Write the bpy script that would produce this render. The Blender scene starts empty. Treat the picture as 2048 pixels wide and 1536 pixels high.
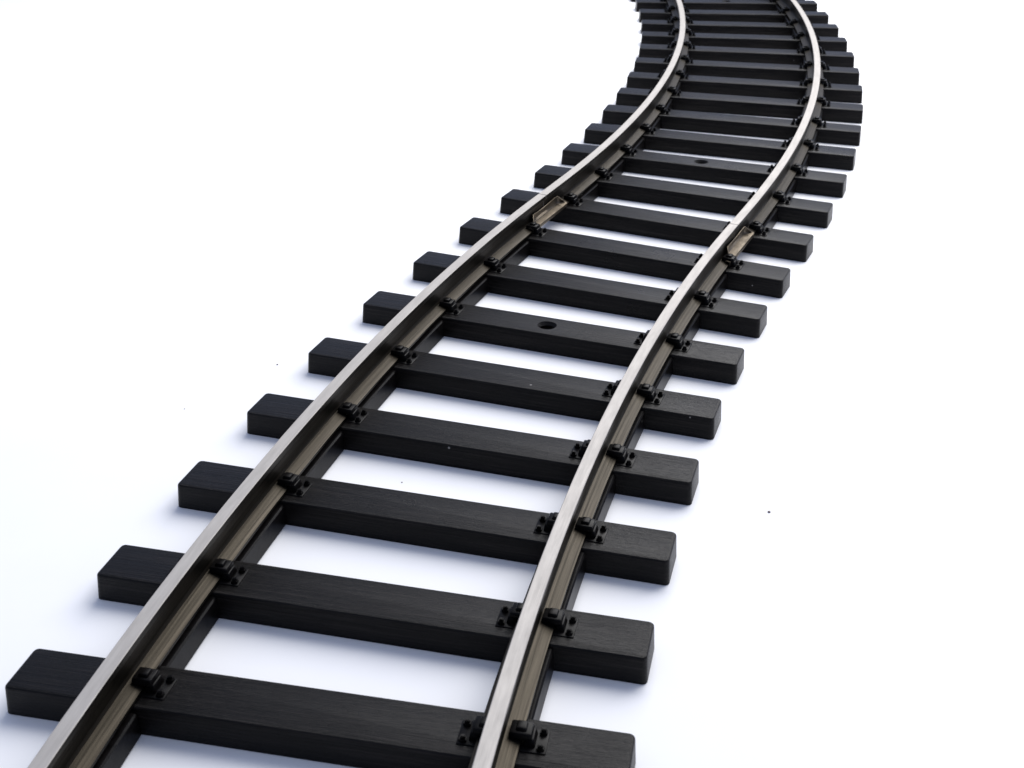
import bpy, bmesh, math, random
from mathutils import Vector, Matrix
random.seed(4)
scene=bpy.context.scene
scene.view_settings.view_transform='Standard'
scene.view_settings.look='None'
scene.view_settings.exposure=0
def link(o): scene.collection.objects.link(o); return o

# ---------------------------------------------------------------- layout
SH=0.052            # sleeper height
SW=0.102            # sleeper width
G=0.3025            # half distance between rail centres
RT=0.0755           # rail top above sleeper top
SP=0.2978           # sleeper spacing
JOINT=7.27
X0,Y0,TH0=-0.3002,1.5643,0.1971
K1,K2,K3=0.1067,-0.120,-0.118
FINE=40
I0=-2.0; I1=27.0
N=int((I1-I0)*FINE)+1
H=[0]*N; PX=[0]*N; PY=[0]*N
def curv(i):
    w=1/(1+math.exp(-(i-7.5)*4)); u=1/(1+math.exp(-(i-14)*2))
    return (K1*(1-w)+K2*w)*(1-u)+K3*u
d=SP/FINE
for j in range(1,N):
    i=I0+j/FINE
    H[j]=H[j-1]+curv(i)*d
z0=int((0-I0)*FINE)
h0=H[z0]; H=[h-h0+TH0 for h in H]
for j in range(1,N):
    hm=(H[j]+H[j-1])/2
    PX[j]=PX[j-1]+math.sin(hm)*d; PY[j]=PY[j-1]+math.cos(hm)*d
ox,oy=PX[z0],PY[z0]
PX=[x-ox+X0 for x in PX]; PY=[y-oy+Y0 for y in PY]
def at(i):
    t=(i-I0)*FINE; j=max(0,min(N-2,int(math.floor(t)))); f=t-j
    return PX[j]*(1-f)+PX[j+1]*f, PY[j]*(1-f)+PY[j+1]*f, H[j]*(1-f)+H[j+1]*f
def pt(i,off,z,dl=0.0):
    x,y,h=at(i)
    return Vector((x+off*math.cos(h)+dl*math.sin(h), y-off*math.sin(h)+dl*math.cos(h), z))

# ---------------------------------------------------------------- materials
def newmat(name):
    m=bpy.data.materials.new(name); m.use_nodes=True
    nt=m.node_tree; b=nt.nodes["Principled BSDF"]; return m,nt,b
def nd(nt,t,**k):
    n=nt.nodes.new(t)
    for a,v in k.items(): setattr(n,a,v)
    return n
def mapping(nt,src,scale):
    mp=nd(nt,'ShaderNodeMapping'); mp.inputs['Scale'].default_value=scale
    nt.links.new(src,mp.inputs['Vector']); return mp.outputs['Vector']
def noise(nt,vec,scale,detail=4,rough=.6):
    n=nd(nt,'ShaderNodeTexNoise'); n.inputs['Scale'].default_value=scale
    n.inputs['Detail'].default_value=detail; n.inputs['Roughness'].default_value=rough
    nt.links.new(vec,n.inputs['Vector']); return n.outputs['Fac']
def ramp(nt,fac,stops):
    r=nd(nt,'ShaderNodeValToRGB'); el=r.color_ramp.elements
    el[0].position=stops[0][0]; el[0].color=stops[0][1]
    el[1].position=stops[-1][0]; el[1].color=stops[-1][1]
    for p,c in stops[1:-1]:
        e=el.new(p); e.color=c
    nt.links.new(fac,r.inputs['Fac']); return r.outputs['Color']
def g(v,a=1): return (v,v,v,a)

def plastic(name,grain):
    m,nt,b=newmat(name)
    tc=nd(nt,'ShaderNodeTexCoord'); oi=nd(nt,'ShaderNodeObjectInfo')
    ad=nd(nt,'ShaderNodeVectorMath',operation='ADD'); 
    sc=nd(nt,'ShaderNodeVectorMath',operation='SCALE'); sc.inputs['Scale'].default_value=37.0
    cb=nd(nt,'ShaderNodeCombineXYZ')
    for k in range(3): nt.links.new(oi.outputs['Random'],cb.inputs[k])
    nt.links.new(cb.outputs[0],sc.inputs[0])
    nt.links.new(tc.outputs['Object'],ad.inputs[0]); nt.links.new(sc.outputs[0],ad.inputs[1])
    v=ad.outputs[0]
    s=(2.2,95,95) if grain else (25,25,25)
    fine=noise(nt,mapping(nt,v,s),2.0,6,.75)
    big=noise(nt,v,6,3)
    col=ramp(nt,fine,[(.36,(.0010,.0008,.0008,1)),(.52,(.0034,.0028,.0026,1)),(.70,(.016,.0132,.012,1))] if grain else
                     [(.32,(.001,.001,.001,1)),(.7,(.007,.006,.006,1))])
    # scattered pale dust specks
    vo=nd(nt,'ShaderNodeTexVoronoi'); vo.inputs['Scale'].default_value=16; nt.links.new(v,vo.inputs['Vector'])
    lt=nd(nt,'ShaderNodeMath',operation='LESS_THAN'); lt.inputs[1].default_value=.045; nt.links.new(vo.outputs['Distance'],lt.inputs[0])
    sep=nd(nt,'ShaderNodeSeparateColor'); nt.links.new(vo.outputs['Color'],sep.inputs[0])
    gt=nd(nt,'ShaderNodeMath',operation='GREATER_THAN'); gt.inputs[1].default_value=.86; nt.links.new(sep.outputs[0],gt.inputs[0])
    mu=nd(nt,'ShaderNodeMath',operation='MULTIPLY'); nt.links.new(lt.outputs[0],mu.inputs[0]); nt.links.new(gt.outputs[0],mu.inputs[1])
    mx=nd(nt,'ShaderNodeMix',data_type='RGBA'); nt.links.new(mu.outputs[0],mx.inputs[0]); nt.links.new(col,mx.inputs[6]); mx.inputs[7].default_value=(.2,.19,.18,1)
    nt.links.new(mx.outputs[2],b.inputs['Base Color'])
    ro=ramp(nt,big,[(.3,g(.27)),(.7,g(.40))]); nt.links.new(ro,b.inputs['Roughness'])
    b.inputs['Specular IOR Level'].default_value=.14 if grain else .09
    bp=nd(nt,'ShaderNodeBump'); bp.inputs['Strength'].default_value=.6 if grain else .15; bp.inputs['Distance'].default_value=.0025 if grain else .002
    nt.links.new(fine,bp.inputs['Height']); nt.links.new(bp.outputs[0],b.inputs['Normal'])
    return m
M_SLEEP=plastic("black_sleeper_plastic",True)
M_CHAIR=plastic("black_chair_plastic",False)

def metal(name,c0,c1,r0,r1,scale=(2.0,400,1),scale2=(1.2,150,1),metallic=1.0):
    m,nt,b=newmat(name)
    uv=nd(nt,'ShaderNodeUVMap'); uv.uv_map="UVMap"
    f=noise(nt,mapping(nt,uv.outputs[0],scale),3.0,5,.7)
    f2=noise(nt,mapping(nt,uv.outputs[0],scale2),2.0,4,.6)
    mm=nd(nt,'ShaderNodeMath',operation='ADD'); nt.links.new(f,mm.inputs[0]); nt.links.new(f2,mm.inputs[1])
    hf=nd(nt,'ShaderNodeMath',operation='MULTIPLY'); hf.inputs[1].default_value=.5; nt.links.new(mm.outputs[0],hf.inputs[0])
    nt.links.new(ramp(nt,hf.outputs[0],[(.35,c0),(.65,c1)]),b.inputs['Base Color'])
    nt.links.new(ramp(nt,hf.outputs[0],[(.3,g(r1)),(.7,g(r0))]),b.inputs['Roughness'])
    b.inputs['Metallic'].default_value=metallic
    bp=nd(nt,'ShaderNodeBump'); bp.inputs['Strength'].default_value=.2; bp.inputs['Distance'].default_value=.001
    nt.links.new(f,bp.inputs['Height']); nt.links.new(bp.outputs[0],b.inputs['Normal'])
    return m
M_HEAD=metal("worn_nickel_rail_head",(.35,.33,.305,1),(.455,.43,.40,1),.55,.68,scale=(2.5,300,1),scale2=(6,40,1),metallic=.5)
M_WEB=metal("tarnished_rail_side",(.013,.0115,.009,1),(.058,.050,.039,1),.38,.55,scale2=(.8,110,1))
M_JOIN=metal("bronze_joiner_metal",(.085,.070,.052,1),(.20,.168,.128,1),.42,.58,(8,60,1),(5,30,1))

m,nt,b=newmat("white_paper"); M_GROUND=m
tc=nd(nt,'ShaderNodeTexCoord')
nt.links.new(ramp(nt,noise(nt,tc.outputs['Object'],3,6),[(.3,(.86,.86,.865,1)),(.7,(.885,.885,.885,1))]),b.inputs['Base Color'])
b.inputs['Roughness'].default_value=.75; b.inputs['Specular IOR Level'].default_value=.25
m,nt,b=newmat("brown_dust"); M_DUST=m
tc=nd(nt,'ShaderNodeTexCoord')
nt.links.new(ramp(nt,noise(nt,tc.outputs['Object'],300,2),[(.3,(.08,.05,.05,1)),(.7,(.2,.14,.13,1))]),b.inputs['Base Color'])

# ---------------------------------------------------------------- ground
me=bpy.data.meshes.new("ground"); bm=bmesh.new()
bmesh.ops.create_grid(bm,x_segments=8,y_segments=8,size=30); bm.to_mesh(me); bm.free()
me.materials.append(M_GROUND); gr=link(bpy.data.objects.new("ground",me)); gr["kind"]="structure"; gr.location=(0,8,0)

# ---------------------------------------------------------------- sleeper meshes
def box(bm,x0,x1,y0,y1,za,zb,draft=0,bev=0,seg=2):
    r=bmesh.ops.create_cube(bm,size=1); vs=r['verts']
    for v in vs:
        top=v.co.z>0
        dx=-draft if top else 0
        v.co=Vector(((x1+dx) if v.co.x>0 else (x0-dx),(y1+dx) if v.co.y>0 else (y0-dx), zb if top else za))
    if bev:
        es=list({e for v in vs for e in v.link_edges})
        bmesh.ops.bevel(bm,geom=es,offset=bev,segments=seg,affect='EDGES',profile=.5)
def cyl(bm,x,y,za,zb,r,seg=12,r2=None,bev=0):
    res=bmesh.ops.create_cone(bm,cap_ends=True,segments=seg,radius1=r,radius2=r if r2 is None else r2,depth=zb-za,
        matrix=Matrix.Translation((x,y,(za+zb)/2)))
    if bev:
        es=[e for e in {e for v in res['verts'] for e in v.link_edges} if all(v.co.z>(za+zb)/2 for v in e.verts)]
        bmesh.ops.bevel(bm,geom=es,offset=bev,segments=2,affect='EDGES')
def finish(me,ang=35):
    for p in me.polygons: p.use_smooth=True
    try: me.set_sharp_from_angle(angle=math.radians(ang))
    except Exception: pass
def sleeper_mesh(name):
    """moulded block: vertical end corners rounder than the long edges"""
    me=bpy.data.meshes.new(name); bm=bmesh.new()
    r=bmesh.ops.create_cube(bm,size=1)
    for v in r['verts']:
        top=v.co.z>0; dx=.003 if top else 0
        v.co=Vector((math.copysign(.501-dx,v.co.x),math.copysign(SW/2+.003-dx,v.co.y),SH if top else 0))
    vert=[e for e in bm.edges if abs(e.verts[0].co.z-e.verts[1].co.z)>.01]
    bmesh.ops.bevel(bm,geom=vert,offset=.010,segments=4,affect='EDGES',profile=.5)
    rim=[e for e in bm.edges if e.verts[0].co.z>SH*.9 and e.verts[1].co.z>SH*.9 and len(e.link_faces)==2 and e.calc_face_angle(0)>.6]
    bmesh.ops.bevel(bm,geom=rim,offset=.0050,segments=3,affect='EDGES',profile=.5)
    bm.to_mesh(me); bm.free(); me.materials.append(M_SLEEP); finish(me,24)
    return me
me_s=sleeper_mesh("sleeper")
def holed():
    a=bpy.data.objects.new("tmp_a",me_s.copy()); link(a)
    mc=bpy.data.meshes.new("tmp"); bm=bmesh.new()
    cyl(bm,0,0,-.02,.1,.018,24)
    bm.to_mesh(mc); bm.free(); c1=link(bpy.data.objects.new("tmp_b",mc))
    mc=bpy.data.meshes.new("tmp"); bm=bmesh.new()
    cyl(bm,0,0,.042,.056,.017,28,r2=.028)
    bm.to_mesh(mc); bm.free(); c2=link(bpy.data.objects.new("tmp_c",mc))
    for c in (c1,c2):
        md=a.modifiers.new("b",'BOOLEAN'); md.operation='DIFFERENCE'; md.object=c; md.solver='EXACT'
    dg=bpy.context.evaluated_depsgraph_get()
    me=bpy.data.meshes.new_from_object(a.evaluated_get(dg)); me.name="sleeper_with_hole"
    for o in (a,c1,c2): bpy.data.objects.remove(o)
    me.materials.clear(); me.materials.append(M_SLEEP); finish(me,24)
    return me
me_h=holed()

# rail chair: +x is away from the rail centre, origin on the sleeper top under the rail centre
me_c=bpy.data.meshes.new("rail_chair"); bm=bmesh.new()
box(bm,.010,.068,-.026,.026,-.002,.0026,bev=.0010,seg=2)       # base plate
box(bm,.0325,.051,-.0175,.0175,.0018,.017,draft=.003,bev=.0025)    # shoulder outside the foot
box(bm,.009,.046,-.0165,.0165,.0135,.0260,draft=.002,bev=.0025)   # clamp over the foot
box(bm,.019,.037,-.0100,.0100,.0250,.0318,draft=.0015,bev=.0020)  # nut
for sy in (-1,1):
    cyl(bm,.0590,sy*.0175,.0015,.0080,.0072,6,r2=.0065,bev=.001)
    cyl(bm,.0590,sy*.0175,.0070,.0130,.0046,8,r2=.0040,bev=.0012)
bm.to_mesh(me_c); bm.free(); me_c.materials.append(M_CHAIR); finish(me_c)

# ---------------------------------------------------------------- sweeps
HW=.0132; FW=.0325; ZB=SH+.003; ZT=SH+RT
prof=[(-HW+.0012,ZT),(-HW,ZT-.0012),(-HW,ZT-.012),(-HW+.002,ZT-.015),(-.0060,ZT-.020),(-.0050,ZT-.025),
      (-.0050,ZB+.020),(-.0075,ZB+.0145),(-.026,ZB+.0090),(-FW,ZB+.0070),(-FW,ZB+.0012),(-FW+.0012,ZB)]
prof=prof+[(-x,z) for x,z in reversed(prof)]
def sweep(name,prof,off,ia,ib,step,mats,matfn,origin,closed=True):
    me=bpy.data.meshes.new(name); bm=bmesh.new(); uvl=bm.loops.layers.uv.new("UVMap")
    n=max(2,int((ib-ia)/step)+1); rows=[]
    plen=[0]
    for k in range(len(prof)):
        a=prof[k]; c=prof[(k+1)%len(prof)]; plen.append(plen[-1]+math.dist(a,c))
    for s in range(n):
        i=ia+(ib-ia)*s/(n-1)
        rows.append([bm.verts.new(pt(i,off+x,z)-origin) for x,z in prof])
    L=len(prof)
    for s in range(n-1):
        u0=(ia+(ib-ia)*s/(n-1))*SP; u1=(ia+(ib-ia)*(s+1)/(n-1))*SP
        for k in range(L):
            f=bm.faces.new((rows[s][k],rows[s][(k+1)%L],rows[s+1][(k+1)%L],rows[s+1][k]))
            f.material_index=matfn(k)
            for lp,(u,v) in zip(f.loops,((u0,plen[k]),(u0,plen[k+1]),(u1,plen[k+1]),(u1,plen[k]))): lp[uvl].uv=(u+off*7,v)
    bm.faces.new(rows[0]); bm.faces.new(list(reversed(rows[-1])))
    bmesh.ops.recalc_face_normals(bm,faces=bm.faces)
    bm.to_mesh(me); bm.free()
    for m in mats: me.materials.append(m)
    finish(me,14)
    return me
NP=len(prof)
def railmat(k):
    return 0 if k in (0,NP-1,NP-2) else 1

def joiner(off,origin,shift):
    """folded sheet hugging the foot and web across the rail joint, its far end sprung open"""
    me=bpy.data.meshes.new("rail_joiner"); bm=bmesh.new(); uvl=bm.loops.layers.uv.new("UVMap")
    ia,ib=JOINT-.46+shift,JOINT+.42+shift; n=61
    def section(u,sgn):
        far=u>.5
        e=min(u,1-u)*2
        w=max(0,min(1,(e-(.02 if far else .16))/(.14 if far else .30))); w=w*w*(3-2*w)
        flare=(.008 if far else .003)*max(0,1-e/(.16 if far else .10))
        wob=.0014*math.sin(u*9+sgn*1.3+shift*30)
        half=[(0,ZB-.0008),(FW+.0006,ZB-.0008),(FW+.0018+flare*.4,ZB+.004),(FW+.0010+flare*.5,ZB+.0098+flare*.5)]
        inner=FW-.010-(FW-.010-.0080)*w
        half+= [(inner+.009*(1-w)+.004,ZB+.0128+flare*.4),(inner+wob*w,ZB+.0150+flare*.4+.003*w),(inner+(-.0005+wob)*w+flare*.4,ZB+.0155+flare*.4+.014*w),(inner-.0003*w+.0025+wob+flare,ZB+.0160+flare*.4+(.020+2*wob)*w)]
        return half
    for sgn in (-1,1):
        rows=[]
        for s in range(n):
            u=s/(n-1); i=ia+(ib-ia)*u
            rows.append([bm.verts.new(pt(i,off+sgn*x,z)-origin) for x,z in section(u,sgn)])
        for s in range(n-1):
            for k in range(len(rows[0])-1):
                f=bm.faces.new((rows[s][k],rows[s][k+1],rows[s+1][k+1],rows[s+1][k]) if sgn>0 else (rows[s][k],rows[s+1][k],rows[s+1][k+1],rows[s][k+1]))
                for lp in f.loops: 
                    v=lp.vert
                    kk=k+(1 if v in (rows[s][k+1],rows[s+1][k+1]) else 0); ss=s+(1 if v in (rows[s+1][k],rows[s+1][k+1]) else 0)
                    lp[uvl].uv=(ss*.006,kk*.01)
    bmesh.ops.remove_doubles(bm,verts=bm.verts,dist=1e-5)
    bmesh.ops.recalc_face_normals(bm,faces=bm.faces)
    bmesh.ops.solidify(bm,geom=bm.faces[:],thickness=.0014)
    bm.to_mesh(me); bm.free(); me.materials.append(M_JOIN); finish(me,35)
    return me

# ---------------------------------------------------------------- track sections
def track(ia,ib,sl,label,holes,with_joiner):
    x,y,h=at(sl[0]); origin=Vector((x,y,0))
    e=link(bpy.data.objects.new("railway_track",None)); e.location=origin; e.empty_display_size=.2
    e["label"]=label; e["category"]="railway track"; e["group"]="model railway track sections joined end to end"
    def part(name,me,parent,loc=(0,0,0),rot=0):
        o=link(bpy.data.objects.new(name,me)); o.parent=parent; o.location=loc; o.rotation_euler=(0,0,rot); return o
    for off in (-G,G):
        part("rail",sweep("rail",prof,off,ia,ib,.1,[M_HEAD,M_WEB],railmat,origin),e)
        if with_joiner: 
            part("rail_joiner",joiner(off,origin,-.03 if off<0 else -.06),e)
    for i in sl:
        dl=-SW/2
        c=pt(i,.004 if i==0 else 0,0.001,dl+(.006 if i==0 else 0))-origin; hd=at(i-.17)[2]
        jit=random.uniform(-.004,.004)
        s=part("sleeper",me_h if i in holes else me_s,e,c,-hd+jit*.5)
        if i in holes: s["label"]="black sleeper with a round countersunk screw hole"
        for off in (-G,G):
            for sg in (-1,1):
                part("rail_chair",me_c,s,(off,random.uniform(-.0015,.0015),SH-.0005),(0 if sg>0 else math.pi)+random.uniform(-.03,.03))
    # plastic connecting bars under the rails, sleeper to sleeper
    bp=[(-.041,.003),(-.039,.043),(-.036,.0460),(.036,.0460),(.039,.043),(.041,.003)]
    for off in (-G,G):
        for i in sl[:-1]:
            part("connecting_bar",sweep("connecting_bar",bp,off,i-.004,i+1-SW/SP+.004,.2,[M_CHAIR],lambda k:0,origin),e)
        
track(-1.9,JOINT-.006,list(range(-1,8)),"gently bending model railway track section with black sleepers on white",{0+5},True)
track(JOINT+.006,26.3,list(range(8,27)),"strongly curving model railway track section clipped on with metal joiners",{10,20},False)

# ---------------------------------------------------------------- camera
CH,CP,CR,CF=1.3639,.4795,.0087,2546.0
cd=bpy.data.cameras.new("camera"); cam=link(bpy.data.objects.new("camera",cd)); scene.camera=cam
cam.matrix_world=Matrix.Translation((0,0,CH+SH))@Matrix.Rotation(math.pi/2-CP,4,'X')@Matrix.Rotation(CR,4,'Z')
cd.sensor_width=36; cd.lens=CF/2048*36; cd.clip_start=.05; cd.clip_end=200
cd.dof.use_dof=True; cd.dof.focus_distance=2.9; cd.dof.aperture_fstop=8

# ---------------------------------------------------------------- dust specks on the paper
for (px,py,r) in [(-.581,2.815,.0022),(.523,2.170,.0030),(-.757,2.583,.0014),(-.229,2.271,.0015)]:
    me=bpy.data.meshes.new("dust_speck"); bm=bmesh.new(); bmesh.ops.create_icosphere(bm,subdivisions=2,radius=r)
    for v in bm.verts:
        v.co*=random.uniform(.7,1.25); v.co.z*=.5
    bm.to_mesh(me); bm.free(); me.materials.append(M_DUST)
    o=link(bpy.data.objects.new("dust_speck",me)); o.location=(px,py,r*.45)
    o["label"]="tiny brown dust speck lying on the white surface"; o["category"]="dust"; o["group"]="dust specks on the white surface"

# ---------------------------------------------------------------- light
w=bpy.data.worlds.new("World"); scene.world=w; w.use_nodes=True
bg=w.node_tree.nodes["Background"]; bg.inputs[0].default_value=(.60,.70,1,1); bg.inputs[1].default_value=.58
def area(name,loc,target,size,power,col):
    l=bpy.data.lights.new(name,'AREA'); l.shape='SQUARE'; l.size=size; l.energy=power; l.color=col
    o=link(bpy.data.objects.new(name,l)); o.location=loc
    o.rotation_euler=(Vector(target)-Vector(loc)).to_track_quat('-Z','Y').to_euler(); return o
area("key_light",(2.9,7.2,5.8),(0.5,3.6,0),7.0,990,(1,.98,.955))  # broad soft key lamp, out of view at the back right
